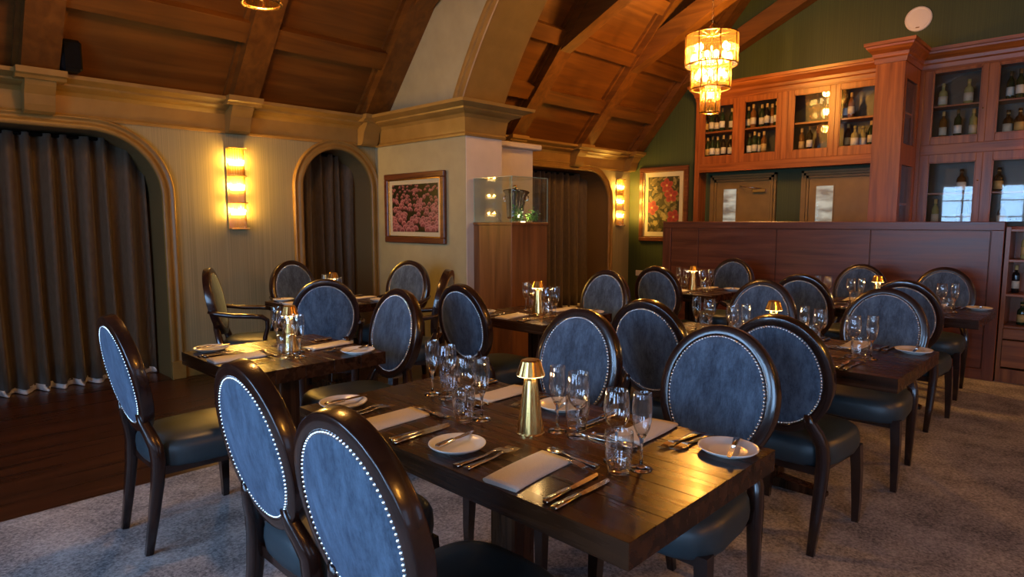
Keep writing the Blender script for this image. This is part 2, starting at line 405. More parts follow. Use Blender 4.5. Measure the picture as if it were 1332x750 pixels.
# ------------------------------------------------------------------ ceiling
DS, DZ = .6535, .757
def sl(s, off): return (5.79-DS*s+DZ*off, 2.516+DZ*s+DS*off)
SM = 5.1
cm = MB()
y0, z0 = sl(-.55, .165); y1, z1 = sl(SM, .165)
cm.add([(XF-.2, y0, z0), (XG+.2, y0, z0), (XG+.2, y1, z1), (XF-.2, y1, z1)], [(0, 1, 2, 3)])
cm.add([(XF-.2, -y0, z0), (XG+.2, -y0, z0), (XG+.2, -y1, z1), (XF-.2, -y1, z1)], [(0, 1, 2, 3)])
cm.add([(XF-.2, -y1, z1), (XG+.2, -y1, z1), (XG+.2, y1, z1), (XF-.2, y1, z1)], [(0, 1, 2, 3)])
ceil = struct('ceiling', cm, 'ceil_y')
def slab(x0, x1, s0, s1, o0, o1):
    mb = MB(); v = []
    for x in (x0, x1):
        for s, o in ((s0, o0), (s1, o0), (s1, o1), (s0, o1)): y, z = sl(s, o); v.append((x, y, z))
    return mb.add(v, [(0, 1, 2, 3), (4, 7, 6, 5), (0, 4, 5, 1), (1, 5, 6, 2), (2, 6, 7, 3), (3, 7, 4, 0)])
RAF1 = [(XF, -1.8), (-.545, -.315), (.935, 1.165), (2.445, 2.675), (3.81, XA0)]
RAF2 = [(XA1, 4.76), (5.985, 6.215), (7.46, 7.70), (8.82, XG)]
PUR = [.47+.74*k for k in range(7)]
for RAF in (RAF1, RAF2):
    for a, b in RAF:
        rf = slab(a, b, -.12, SM, 0, .16).build('rafter', 'ceil_y', ceil)
        # shallow brace leaving the rafter at its knee
        c = (a+b)/2; hw = .095; br = MB()
        bl = [(5.03, 3.40), (1.2, 3.40+3.83*.47), (1.2, 3.40+3.83*.47+.24), (4.62, 3.865)]
        br.prism(bl, lambda u, v, t: (t, u, v), max(a, c-hw), min(b, c+hw)); br.build('brace', 'ceil_y', ceil)
    for (a0, a1), (b0, b1) in zip(RAF[:-1], RAF[1:]):
        lo = -.12
        for p in PUR+[SM]:
            slab(a1, b0, lo, p, .13, .15).build('panel', 'ceil_x', ceil)
            if p < SM:
                slab(a1, b0, p, p+.18, .035, .15).build('purlin', 'ceil_x', ceil)
            lo = p+.18
        # narrow moulding beads along each rafter side
        slab(a1, a1+.035, -.1, SM, .09, .13).build('bead', 'ceil_y', ceil)
        slab(b0-.035, b0, -.1, SM, .09, .13).build('bead', 'ceil_y', ceil)

# ------------------------------------------------------------------ curtains
def curtain(x0, x1, ztop, y, lam, label, seedk):
    r = np.random.default_rng(seedk); nx = int((x1-x0)/.018); nz = 10
    xs = np.linspace(x0, x1, nx); ph = np.cumsum(2*PI/lam*(x1-x0)/nx*(1+.35*np.sin(np.linspace(0, 9, nx)+seedk)+r.normal(0, .1, nx)))
    e = empty('curtain', ((x0+x1)/2, y, 0), label, 'curtain', 'curtains in the arched openings')
    def sheet(z0, z1, off, thick):
        mb = MB(); rings = []
        for j in range(nz+1):
            t = j/nz; z = z0+(z1-z0)*t; amp = .075-.015*t
            yy = amp*np.sin(ph+.35*math.sin(3*t))+.012*np.sin(2.3*ph+t)
            fr = [(xs[i]-(x0+x1)/2+.012*math.sin(ph[i]*.5+2*t), yy[i]+off, z) for i in range(nx)]
            bk = [(p[0], p[1]+thick, p[2]) for p in fr[::-1]]
            rings.append(fr+bk)
        return mb.loft(rings, True, True, True)
    sheet(.045, ztop, 0, .008).build('drape', 'curtain', e)
    sheet(.004, .06, .012, .006).build('light_leak_strip', 'light_leak', e, label='white strip imitating light leaking under the drape')  # white strip in place of daylight leaking under the curtain
    MB().tube([(x0-(x0+x1)/2, 0, ztop-.01), (x1-(x0+x1)/2, 0, ztop-.01)], .014, 8).build('curtain_rail', 'black', e)
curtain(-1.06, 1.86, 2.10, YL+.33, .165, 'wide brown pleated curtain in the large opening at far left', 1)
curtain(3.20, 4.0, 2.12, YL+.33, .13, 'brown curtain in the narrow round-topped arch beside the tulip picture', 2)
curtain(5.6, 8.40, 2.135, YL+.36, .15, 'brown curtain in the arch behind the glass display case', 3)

# ------------------------------------------------------------------ wall sconces
def sconce(x, label):
    e = empty('wall_sconce', (x, YL, 1.32), label, 'wall lamp', 'glass rod wall sconces')
    H, Wd, D = .75, .165, .085
    MB().bbox(-Wd/2, Wd/2, -.014, 0, 0, H, .002).build('backplate', 'satin', e)
    for z in (0, H-.012): MB().bbox(-Wd/2, Wd/2, -D, -.012, z, z+.012, .002).build('end_cap', 'gold', e)
    mb = MB(); n = 11
    for k in range(n):
        a = PI*(k/(n-1)); px = -math.cos(a)*(Wd/2-.008); py = -.030-math.sin(a)*(D-.042)
        mb.tube([(px, py, .012), (px, py, H-.012)], .0062, 6, True, False)
    mb.build('glass_rods', 'rod', e, kind='stuff')
    for z in (.245, .49):
        mb = MB(); mb.bbox(-Wd/2+.002, Wd/2-.002, -D+.004, -.014, z-.004, z+.004, .001); mb.build('band', 'gold', e)
    for zb in (.148, .375, .601):
        b = MB().tube([(-Wd/2+.02, -.044, zb), (Wd/2-.02, -.044, zb)], .013, 10).build('bulb', 'bulb', e)
        for sx in (-.05, .05): point('sconce_light', (sx, -.044, zb+.03), 9., (1, .64, .19), .012, e)
sconce(2.53, 'glass rod sconce on the cream wall between two curtained arches')
sconce(8.74, 'glass rod sconce beside the green wall, behind the display case')

# ------------------------------------------------------------------ chandeliers
def chandelier(x, y, zb, label, pw=1.):
    e = empty('chandelier', (x, y, zb), label, 'chandelier', 'three-tier glass chandeliers')
    tiers = [(.105, 0, .28, 6), (.218, .26, .55, 8), (.285, .52, .855, 8)]
    for ti, (r, z0, z1, nb) in enumerate(tiers):
        mb = MB()
        for zz in (z0, z1-.012):
            mb.lathe([(r-.008, zz), (r+.006, zz), (r+.006, zz+.012), (r-.008, zz+.012), (r-.008, zz)], 28)
        for k in range(nb):
            a = 2*PI*k/nb; c, s_ = math.cos(a)*(r+.002), math.sin(a)*(r+.002); mb.tube([(c, s_, z0), (c, s_, z1)], .0085, 6)
            mb.tube([(c, s_, z1-.006), (0, 0, z1-.006)], .004, 5)
        mb.build('tier_frame', 'gold', e)
        mb = MB(); n = int(2*PI*r/.021)
        for k in range(n):
            a = 2*PI*k/n; c, s_ = math.cos(a)*(r-.004), math.sin(a)*(r-.004); mb.tube([(c, s_, z0+.01), (c, s_, z1-.01)], .0085, 6, True, False)
        mb.build('glass_rods', 'rod', e, kind='stuff')
        nbulb = (1, 7, 13)[ti]
        zl = (z0+.19, z0+.15, z0+.08)[ti]
        for k in range(nbulb):
            a = 2*PI*k/nbulb; rb = 0 if nbulb == 1 else r*.72
            MB().lathe([(0, -.03), (.02, -.022), (.03, 0), (.028, .02), (.016, .04), (0, .046)], 8, (math.cos(a)*rb, math.sin(a)*rb, zl)).build('bulb', 'bulb', e)
        point('chandelier_light', (0, 0, (z0+.2, z0+.2, z0+.22)[ti]), pw*(42, 120, 146)[ti], (1, .50, .135), .05, e)
    st = MB().tube([(0, 0, 0.02), (0, 0, .94)], .009, 8); st.lathe([(0, .98), (.03, .96), (.035, .90), (.02, .86), (0, .85)], 12)
    st.build('stem', 'gold', e)
    ch = MB(); top = 3.6-zb+1.6; z = .96; k = 0
    while z < top:
        pts = []
        for j in range(9):
            a = 2*PI*j/8; u, v = .009*math.cos(a), .019*math.sin(a)
            pts.append((u, 0, z+v) if k % 2 else (0, u, z+v))
        ch.tube(pts, .0032, 5, True, False); z += .029; k += 1
    ch.build('chain', 'gold', e)
    return e
chandelier(6.87, 3.54, 2.61, 'lit three-tier glass rod chandelier hanging before the green wall')
chandelier(1.67, 3.54, 2.585, 'glass rod chandelier cut off by the top of the frame at left', .5)
chandelier(1.67, -3.54, 2.61, 'added unseen glass rod fill chandelier behind the camera, on the window side', 1.0)       # unseen row on the other side, added for warm fill light
chandelier(6.87, -3.54, 2.61, 'added unseen glass rod fill chandelier on the far right side, outside the picture', 1.4)  # likewise added out of view to warm the right side

# ------------------------------------------------------------------ pictures
def grid_print(name, fn, w, h, nx, ny, parent):
    # flat print facing -X; fn(u,v)->rgb, u from left (0) to right (1) as seen, v up
    vs = []; cs = []; fs = []
    U, V = np.meshgrid((np.arange(nx))/(nx-1), (np.arange(ny))/(ny-1))
    C = fn(U, V)
    for j in range(ny):
        for i in range(nx):
            vs.append((0, w/2-w*U[j, i], -h/2+h*V[j, i])); cs += [*C[j, i], 1.]
    for j in range(ny-1):
        for i in range(nx-1):
            k = j*nx+i; fs.append((k, k+nx, k+nx+1, k+1))
    me = bpy.data.meshes.new(name); me.from_pydata(vs, [], fs); me.update()
    ca = me.color_attributes.new('Col', 'FLOAT_COLOR', 'POINT'); ca.data.foreach_set('color', np.array(cs, dtype=np.float32))
    me.materials.append(M['print']); return obj(name, me, parent)
def tulips(U, V):
    r = np.random.default_rng(5); C = np.zeros(U.shape+(3,)); C[:] = (.018, .016, .006)
    g = r.random(U.shape); C += (g[..., None]-.4)*np.array([.012, .016, .006]); A = 1.08
    blobs = []
    for _ in range(230):
        v = r.random()**1.0; s = .014+.034*(1-v); blobs.append((v, r.random(), s*1.7))
    for v, u, s in sorted(blobs, reverse=True):
        du = (U-u)*A/(s*.8); dv = (V-v)/s
        d = du**2+dv**2
        petal = (d < 1)
        shade = .35+.65*np.clip(.5+.6*dv-.25*np.abs(np.sin(3*du)), 0, 1)
        pink = np.array([.40, .10, .12])*(.7+.45*r.random())
        rim = ((d > .45) & (dv > -.1))
        col = shade[..., None]*pink+rim[..., None]*np.array([.22, .13, .12])
        low = (d < 1) & (dv < -.35)
        col = np.where(low[..., None], np.array([.05, .02, .012]), col)
        C = np.where(petal[..., None], col, C)
    return np.clip(C, 0, 1)
def hibiscus(U, V):
    r = np.random.default_rng(9); C = np.zeros(U.shape+(3,)); C[:] = (.04, .036, .013); A = .62
    for _ in range(150):
        u, v, a, s = r.random(), r.random(), r.random()*PI, .035+.05*r.random()
        x = (U-u)*A; y = V-v; p = x*math.cos(a)+y*math.sin(a); q = -x*math.sin(a)+y*math.cos(a)
        m = (p/s)**2+(q/(s*.45))**2 < 1
        base = [(.15, .115, .035), (.23, .17, .06), (.075, .06, .02), (.34, .25, .10)][r.integers(4)]
        col = np.array(base)*(.7+.5*r.random())*(1-.3*(np.abs(q) < s*.06))[..., None]
        C = np.where(m[..., None], col, C)
    for fu, fv, s, n in ((.60, .84, .105, 5), (.74, .66, .11, 5), (.13, .44, .11, 5), (.83, .27, .11, 5), (.25, .16, .045, 5), (.55, .25, .04, 5)):
        for k in range(n):
            a = 2*PI*k/n+fu*9; u, v = fu+s*.62*math.cos(a)/A, fv+s*.62*math.sin(a)
            x = (U-u)*A; y = V-v; p = x*math.cos(a)+y*math.sin(a); q = -x*math.sin(a)+y*math.cos(a)
            d = (p/(s*.6))**2+(q/(s*.48))**2; m = d < 1
            col = np.array([.40, .05, .045] if s > .06 else [.5, .38, .12])*(.65+.45*np.clip(d, 0, 1))[..., None]
            C = np.where(m[..., None], col, C)
        m = ((U-fu)*A)**2+(V-fv)**2 < (s*.18)**2; C = np.where(m[..., None], np.array([.6, .4, .15]), C)
    return np.clip(C, 0, 1)
def picture(x, yc, zc, W, H, fw, mw, fn, nx, ny, label):
    e = empty('framed_picture', (x, yc, zc), label, 'picture')
    for (a, b, c, d, nm) in ((-W/2, W/2, H/2-fw, H/2, 'frame_rail'), (-W/2, W/2, -H/2, -H/2+fw, 'frame_rail'), (-W/2, -W/2+fw, -H/2+fw, H/2-fw, 'frame_stile'), (W/2-fw, W/2, -H/2+fw, H/2-fw, 'frame_stile')):
        mb = MB().bbox(-.045, -.002, a, b, c, d, .008); mb.build(nm, 'frame_wood', e)
    s = .012
    mb = MB(); w2, h2 = W/2-fw, H/2-fw
    for (a, b, c, d) in ((-w2, w2, h2-s, h2), (-w2, w2, -h2, -h2+s), (-w2, -w2+s, -h2, h2), (w2-s, w2, -h2, h2)): mb.box(-.034, -.012, a, b, c, d)
    mb.build('gilt_slip', 'gold', e)
    MB().box(-.016, -.004, -w2, w2, -h2, h2).build('mount', 'mat_board', e)
    g = grid_print('print', fn, W-2*fw-2*mw, H-2*fw-2*mw, nx, ny, e); g.location.x = -.018
    MB().box(-.026, -.023, -w2+s, w2-s, -h2+s, h2-s).build('glass', 'pane', e)
picture(XA0, 5.338, 1.53, 1.0, .72, .06, .055, tulips, 150, 110, 'framed photograph of a field of pink tulips with cream mount')
picture(XG, 5.40, 1.66, .87, 1.18, .07, .085, hibiscus, 80, 120, 'tall framed picture of red flowers among leaves on green wall')

# ------------------------------------------------------------------ display case on pedestal
pe = empty('pedestal', (4.415, 4.30, 0), 'tall wood-veneer pedestal under the glass case', 'pedestal')
PX, PY = .245, .255
MB().bbox(-PX, PX, -PY, PY, 0, 1.36, .003).build('body', 'ped_z', pe)
MB().bbox(-PX-.008, PX+.008, -PY-.008, PY, 1.36, 1.385, .003).build('top', 'ped_z', pe)
gc = empty('glass_case', (4.415, 4.30, 1.385), 'frameless glass display case standing on the wooden pedestal', 'display case')
gt, gh = .006, .41
MB().box(-PX, PX, -PY, -PY+gt, 0, gh).build('pane', 'case', gc); MB().box(-PX, PX, PY-gt-.01, PY-.01, 0, gh).build('pane', 'case', gc)
MB().box(-PX, -PX+gt, -PY+gt, PY-gt-.01, 0, gh).build('pane', 'case', gc); MB().box(PX-gt, PX, -PY+gt, PY-gt-.01, 0, gh).build('pane', 'case', gc)
MB().box(-PX, PX, -PY, PY-.01, gh, gh+gt).build('pane', 'case', gc)
M['edge'] = mat('glass_edge', (.25, .42, .36), .15)
mb = MB(); e_ = .0022
for sx in (-PX, PX):
    for sy in (-PY, PY-.01): mb.box(sx-e_, sx+e_, sy-e_, sy+e_, 0, gh+gt)
for sy in (-PY, PY-.01): mb.box(-PX, PX, sy-e_, sy+e_, gh+gt-e_, gh+gt+e_)
for sx in (-PX, PX): mb.box(sx-e_, sx+e_, -PY, PY-.01, gh+gt-e_, gh+gt+e_)
mb.build('polished_edge', 'edge', gc)
MB().lathe([(0, 0), (.022, 0), (.022, .008), (.018, .01), (0, .01)], 16, (.0, -.165, 0)).build('puck_light', M['bulb_soft'], gc)
point('case_light', (.0, -.165, .04), 1.3, (1, .78, .5), .015, gc)
BX, BY, BZ = 4.42, 4.25, 1.385
bk = empty('ice_bucket', (BX, BY, BZ+.035), 'tilted silver ice bucket inside the glass case', 'bucket'); bk.rotation_euler = (.0, .14, .3); bk.scale = (1.12, 1.12, 1.12)
MB().lathe([(0, 0), (.062, 0), (.066, .01), (.09, .2), (.108, .222), (.112, .23), (.106, .232), (.086, .2), (.06, .012), (0, .012)], 24).build('vessel', mat('bucket_metal', (.62, .56, .5), .18, 1.), bk)
MB().lathe([(.1, .224), (.113, .226), (.115, .232), (.108, .236), (.1, .23)], 24).build('rim', 'chair_wood', bk)
for s_ in (-1, 1): MB().tube([(0, s_*.085, .15), (0, s_*.115, .155), (0, s_*.118, .185), (0, s_*.098, .2)], .006, 6).build('handle', 'steel', bk)
bo = empty('champagne_bottle', (BX+.005, BY, BZ+.055), 'gold-topped bottle standing in the ice bucket', 'bottle')
MB().lathe([(0, 0), (.036, 0), (.038, .01), (.038, .15), (.03, .19), (.015, .22), (.014, .25)], 16).build('body', 'b_green', bo)
MB().lathe([(.0155, .2), (.016, .27), (.018, .275), (.018, .295), (0, .297)], 14).build('foil', 'gold', bo)
cl = empty('cut_glass_bowl', (BX+.165, BY-.0, BZ+.001), 'small sparkling crystal bowl at the right of the glass case', 'bowl')
MB().lathe([(0, .0), (.035, .0), (.02, .015), (.02, .03), (.055, .06), (.06, .09), (.056, .09), (.05, .065), (0, .04)], 12, smooth=False).build('bowl', 'glass', cl)
cf = empty('crystal_figure', (BX-.19, BY+.02, BZ+.001), 'small clear crystal ornament at the left of the glass case', 'ornament')
MB().lathe([(0, 0), (.022, 0), (.024, .01), (.008, .03), (.018, .06), (.008, .09), (.0, .11)], 8, smooth=False).build('stem', 'glass', cf)
ct = empty('crystal_decanter', (BX+.15, BY+.15, BZ+.001), 'tall crystal decanter at the back of the glass case', 'decanter')
MB().lathe([(0, 0), (.035, 0), (.04, .02), (.038, .09), (.014, .14), (.013, .2), (.02, .21), (0, .26)], 10, smooth=False).build('body', 'glass', ct)
for k, (gx, gy, lab) in enumerate(((-.10, -.14, 'left sprig of green leaves beneath the ice bucket'), (.09, -.14, 'right sprig of green leaves beneath the ice bucket'))):
    ge = empty('leaf_garland', (BX+gx, BY+gy, BZ), lab, 'foliage', 'leaf sprigs in the display case')
    lf = MB().add([(0, 0, 0), (.018, -.012, .006), (.042, 0, .0), (.018, .012, .006), (.02, 0, .0)], [(0, 1, 4), (1, 2, 4), (2, 3, 4), (3, 0, 4)]).mesh('leaf', 'leaf')
    MB().tube([(-.07, 0, .008), (-.03, .01, .02), (.04, -.01, .018), (.07, .01, .01)], .003, 5).build('stem', 'leaf', ge)
    for j in range(95):
        o = obj('leaf', lf, ge, (rng.uniform(-.07, .07), rng.uniform(-.02, .012), .012+abs(rng.normal(0, .045))))
        o.rotation_euler = (rng.uniform(-.6, .6), rng.uniform(-1.1, .3), rng.uniform(0, 2*PI)); q = rng.uniform(.7, 1.0); o.scale = (q, q, q)

# ------------------------------------------------------------------ doors, green wall fittings
def door(n, y0, y1, yg0, yg1, closer):
    d = MB().bbox(XG-.035, XG-.001, y0, y1, 0, 1.97, .003).build('door_%d' % n, 'door', kind='structure')
    mb = MB(); f = .10
    for u, pr0 in ((0, .05), (.035, .062), (.07, .055)):
        for a, b in ((y0-f+u, y0-f+u+.03), (y1+f-u-.03, y1+f-u)): mb.box(XG-pr0, XG, a, b, 0, 1.97+f-u)
        mb.box(XG-pr0, XG, y0-f+u, y1+f-u, 1.97+f-u-.03, 1.97+f-u)
    mb.build('architrave', 'door', d)
    mb = MB()
    for a, b, c, e2 in ((yg0-.015, yg0, 1.0, 1.86), (yg1, yg1+.015, 1.0, 1.86), (yg0-.015, yg1+.015, 1.86, 1.875), (yg0-.015, yg1+.015, .985, 1.0)): mb.box(XG-.042, XG-.03, a, b, c, e2)
    mb.build('glazing_bead', 'door', d)
    MB().box(XG-.0375, XG-.0355, yg0, yg1, 1.0, 1.86).build('lit_pane', 'kitchen', d, label='pale lit vision panel')
    MB().box(XG-.041, XG-.0395, yg0, yg1, 1.0, 1.86).build('pane', 'pane', d)
    if closer:
        MB().bbox(XG-.09, XG-.036, y0+.03, y0+.22, 1.80, 1.85, .006).build('closer_body', 'steel', d)
        MB().tube([(XG-.07, y0+.1, 1.855), (XG-.16, y0+.28, 1.875), (XG-.05, y0+.42, 1.90)], .009, 6).build('closer_arm', 'steel', d)
    else:
        MB().bbox(XG-.04, XG-.036, yg0-.1, yg0-.03, .95, 1.2, .001).build('push_plate', 'steel', d)
door(1, 3.71, 4.49, 4.185, 4.38, True)
door(2, 2.35, 3.17, 2.86, 3.075, False)
sp = empty('wall_speaker', (XG, 2.02, 3.79), 'round white speaker high on the green wall', 'speaker')
def lathe_x(prof, seg=28):
    mb = MB().lathe(prof, seg); mb.v = [(-z, x, y) for x, y, z in mb.v]; return mb
lathe_x([(0, .02), (.115, .02), (.12, .024), (.14, .02), (.142, 0)]).build('bezel', 'white', sp)
lathe_x([(0, .026), (.06, .025), (.112, .021)]).build('grille', 'white', sp)
MB().bbox(-.028, -.02, -.02, .02, -.105, -.095, .001).build('badge', 'brass', sp)
ou = empty('wall_socket', (XG, 5.82, .54), 'white double wall socket low on the green wall', 'socket')
MB().bbox(-.012, 0, -.075, .075, -.045, .045, .004).build('faceplate', 'white', ou)
for s_ in (-1, 1): MB().bbox(-.016, -.011, s_*.04-.012, s_*.04+.012, .012, .032, .002).build('switch', 'white', ou)
bs = empty('black_speaker', (1.225, 5.78, 2.5), 'small black loudspeaker on the cornice beside the left ceiling rafter', 'speaker')
MB().bbox(-.055, .075, -.07, .06, 0, .23, .02).build('cabinet', 'black', bs)
MB().bbox(-.043, .063, -.078, -.068, .02, .21, .004).build('grille', mat('speaker_mesh', (.005, .005, .0055), .9, Specular_IOR_Level=.1), bs)

# ------------------------------------------------------------------ bottles
def bottle_proto(kind, colr, lab):
    if kind == 'wine': pr_b = [(0, 0), (.034, 0), (.037, .006), (.037, .19), (.03, .215), (.0145, .245), (.0135, .30), (.0155, .302), (.0155, .31), (0, .31)]
    elif kind == 'claret': pr_b = [(0, 0), (.035, 0), (.038, .006), (.038, .205), (.034, .225), (.015, .245), (.0135, .31), (.0155, .312), (.0155, .32), (0, .32)]
    else: pr_b = [(0, 0), (.042, 0), (.046, .006), (.046, .15), (.04, .175), (.018, .195), (.016, .24), (.02, .242), (.02, .268), (0, .268)]
    b = MB().lathe(pr_b, 14).mesh('glass_body', 'b_'+colr)
    r = max(p[0] for p in pr_b)+.0008; z0, z1 = (.05, .14) if kind != 'spirit' else (.03, .12)
    l = MB().lathe([(r-.001, z0), (r, z0), (r, z1), (r-.001, z1)], 14).mesh('label', 'l_'+lab)
    h = pr_b[-1][1]
    c = MB().lathe([(.0165, h-.05), (.0168, h-.048), (.0168, h+.001), (0, h+.002)], 10).mesh('capsule', 'l_gold' if lab in ('cream', 'gold') else 'cap')
    return b, l, c
BP = {}
def bottle(x, y, z, label, kind=None, colr=None, lab=None):
    kind = kind or random.choice(['wine', 'claret', 'wine']); colr = colr or random.choice(['green', 'dark', 'green', 'amber']); lab = lab or random.choice(['cream', 'white', 'cream', 'gold'])
    k = (kind, colr, lab)
    if k not in BP: BP[k] = bottle_proto(*k)
    e = empty('bottle', (x, y, z), label, 'bottle', 'bottles in the bar cabinets', random.uniform(0, 6))
    for nm, me in zip(('glass_body', 'paper_label', 'capsule'), BP[k]): obj(nm, me, e)
    return e

# ------------------------------------------------------------------ cabinets of the back bar
CX0 = 8.75
def frame_door(parent, x, y0, y1, z0, z1, gy0, gy1, gz0, gz1, t=.022, knob=None):
    mb = MB()
    for a, b, c, d in ((y0, gy0, z0, z1), (gy1, y1, z0, z1), (gy0, gy1, z0, gz0), (gy0, gy1, gz1, z1)): mb.bbox(x, x+t, a, b, c, d, .003)
    d_ = mb.build('door', 'mah_z', parent)
    MB().box(x+.009, x+.013, gy0, gy1, gz0, gz1).build('pane', 'pane', d_)
    mb = MB(); s = .01
    for a, b, c, d in ((gy0, gy0+s, gz0, gz1), (gy1-s, gy1, gz0, gz1), (gy0, gy1, gz0, gz0+s), (gy0, gy1, gz1-s, gz1)): mb.box(x+.004, x+.018, a, b, c, d)
    mb.build('bead', 'mah_z', d_)
    if knob: MB().lathe([(0, .0), (.008, .0), (.01, .01), (0, .018)], 8).build('knob', 'brass', d_, (x-.004, knob[0], knob[1]))
    return d_
CROWN = [(0, 3.12), (.012, 3.12), (.018, 3.17), (.03, 3.185), (.035, 3.22), (.06, 3.25), (.085, 3.28), (.09, 3.30), (.105, 3.305), (.108, 3.34), (0, 3.34)]
def crown(parent, path): return sweep_h([(a, b) for a, b in path], CROWN, -1).build('crown', 'mah_y', parent)
oc = empty('wall_cabinet', (0, 0, 0), 'glazed mahogany wall cabinet spanning above the two doors', 'cabinet')
CY0, CY1 = 2.18, 4.71
mb = MB(); bk_ = XG-.012
MB().box(bk_-.01, bk_, CY0, CY1, 2.11, 3.12).build('back_panel', 'cab_back', oc)
mb.box(CX0, bk_, CY1-.03, CY1, 0, 3.12); mb.box(CX0, bk_, CY0, CY0+.03, 2.11, 3.12)
mb.box(CX0, bk_-.01, CY0, CY1, 2.11, 2.31); mb.box(CX0, bk_, CY0, CY1, 3.09, 3.12); mb.box(CX0, bk_, 3.42, 3.45, 2.14, 3.09)
mb.build('carcass', 'mah_z', oc)
MB().bbox(CX0-.022, CX0, CY1-.07, CY1, 0, 3.12, .003).build('end_stile', 'mah_z', oc)
MB().bbox(CX0-.022, CX0, CY0, CY1-.07, 2.10, 2.215, .003).build('bottom_rail', 'mah_y', oc)
MB().bbox(CX0-.022, CX0, CY0, CY1-.07, 3.10, 3.125, .003).build('top_rail', 'mah_y', oc)
MB().bbox(CX0-.022, CX0, 3.385, 3.465, 2.215, 3.10, .003).build('centre_stile', 'mah_z', oc)
for y0, y1, g0, g1 in ((4.06, 4.64, 4.137, 4.57), (3.465, 4.06, 3.53, 3.979), (2.80, 3.385, 2.868, 3.31), (CY0, 2.80, 2.30, 2.745)):
    frame_door(oc, CX0-.022, y0, y1, 2.215, 3.10, g0, g1, 2.32, 3.035)
MB().bbox(CX0+.01, bk_-.01, CY0+.03, 3.42, 2.655, 2.68, .003).build('shelf', 'mah_y', oc)
MB().bbox(CX0+.01, bk_-.01, 3.45, CY1-.03, 2.655, 2.68, .003).build('shelf', 'mah_y', oc)
sweep_h([(XG-.01, CY1), (CX0, CY1), (CX0, CY0)], CROWN, -1).build('crown', 'mah_y', oc)
CC0 = 8.05
colm = empty('cabinet_column', (0, 0, 0), 'tall square mahogany column standing between the bar cabinets', 'column')
mb = MB(); mb.box(CC0, CC0+.03, 1.89, 2.178, 0, 3.12); mb.box(CC0+.03, XG-.01, 2.148, 2.178, 0, 3.12); mb.box(CC0+.03, CC0+.10, 1.89, 1.93, 0, 3.12); mb.box(CX0-.12, CX0+.03, 1.89, 1.93, 0, 3.12)
mb.box(CC0+.1, CX0-.12, 1.89, 1.93, 0, .6); mb.box(CC0+.1, CX0-.12, 1.89, 1.93, 2.95, 3.12); mb.box(CC0+.1, CX0-.12, 1.89, 1.93, 2.02, 2.25)
mb.box(CC0+.03, CX0, 1.9, 2.15, 3.08, 3.12)
mb.build('body', 'mah_z', colm)
for z in (1.2, 1.58): MB().box(CC0+.03, CX0, 1.93, 2.148, z, z+.022).build('shelf', 'mah_x', colm)
for z in (2.14, 2.6): MB().box(CC0+.03, CX0, 1.93, 2.148, z, z+.022).build('shelf', 'mah_x', colm)
for z0, z1 in ((.6, 2.02), (2.25, 2.95)): MB().box(CC0+.1, CX0-.12, 1.905, 1.91, z0, z1).build('pane', 'pane', colm)
sweep_h([(CX0+.1, 2.178), (CC0, 2.178), (CC0, 1.89), (CX0+.1, 1.89)], CROWN, -1).build('crown', 'mah_y', colm)
rc = empty('display_cabinet', (0, 0, 0), 'two-tier glazed mahogany bar cabinet at the right edge', 'cabinet')
RY0, RY1 = -.6, 1.89
MB().box(bk_-.01, bk_, RY0, RY1, 0, 3.12).build('back_panel', 'cab_back', rc)
mb = MB(); mb.box(CX0, bk_, RY1-.03, RY1, 0, 3.12); mb.box(CX0, bk_, RY0, RY0+.03, 0, 3.12)
mb.box(CX0, bk_-.01, RY0, RY1, 2.14, 2.335); mb.box(CX0, bk_-.01, RY0, RY1, 3.09, 3.12)
mb.box(CX0, bk_, RY0, RY1, 0, .95)
mb.build('carcass', 'mah_z', rc)
MB().bbox(CX0-.022, CX0, RY1-.045, RY1, 0, 3.12, .003).build('end_stile', 'mah_z', rc)
MB().bbox(CX0-.022, CX0, RY0, RY1-.045, 2.155, 2.265, .003).build('middle_rail', 'mah_y', rc)
MB().bbox(CX0-.022, CX0, RY0, RY1-.045, 3.10, 3.125, .003).build('top_rail', 'mah_y', rc)
for k in range(4):
    yb = RY1-.045-.60*k; ya = yb-.60
    if ya < RY0: break
    o_ = .0 if k % 2 == 0 else 0
    frame_door(rc, CX0-.022, ya, yb, 2.265, 3.10, ya+.06, yb-.09, 2.345, 3.075, knob=(ya+.03, 2.62))
    frame_door(rc, CX0-.022, ya, yb, .95, 2.155, ya+.06, yb-.09, 1.03, 2.065, knob=(ya+.03, 1.84))
for z in (1.32, 1.70, 2.685): MB().bbox(CX0+.01, bk_-.01, RY0+.03, RY1-.03, z, z+.02, .003).build('shelf', 'mah_y', rc)
sweep_h([(CX0, RY1), (CX0, RY0)], CROWN, -1).build('crown', 'mah_y', rc)

ordn = ['first', 'second', 'third', 'fourth', 'fifth', 'sixth']
def row(ys, z, where, kinds=None, x=8.88):
    for k, y in enumerate(ys):
        kk = kinds[k] if kinds else (None, None, None)
        xb = x+(-.04 if k % 2 else .04); bottle(xb, y*xb/8.75, z+.001, '%s bottle from the left on the %s' % (ordn[k], where), *kk)
U, Lw = 2.68, 2.31
row([4.55, 4.47, 4.39, 4.31, 4.17], U, 'upper shelf behind the leftmost cabinet door')
row([4.52, 4.45, 4.37, 4.28, 4.18], Lw, 'lower shelf behind the leftmost cabinet door')
row([3.93, 3.86, 3.74, 3.67, 3.60, 3.54], U, 'upper shelf behind the second cabinet door')
row([3.90, 3.83, 3.77, 3.70], Lw, 'lower shelf behind the second cabinet door')
row([3.20, 3.10], Lw, 'lower shelf behind the third cabinet door', [('wine', 'amber', 'gold'), ('claret', 'dark', 'white')])
row([2.68, 2.62], U, 'upper shelf behind the fourth cabinet door', [('wine', 'brown', 'white'), ('wine', 'amber', 'cream')])
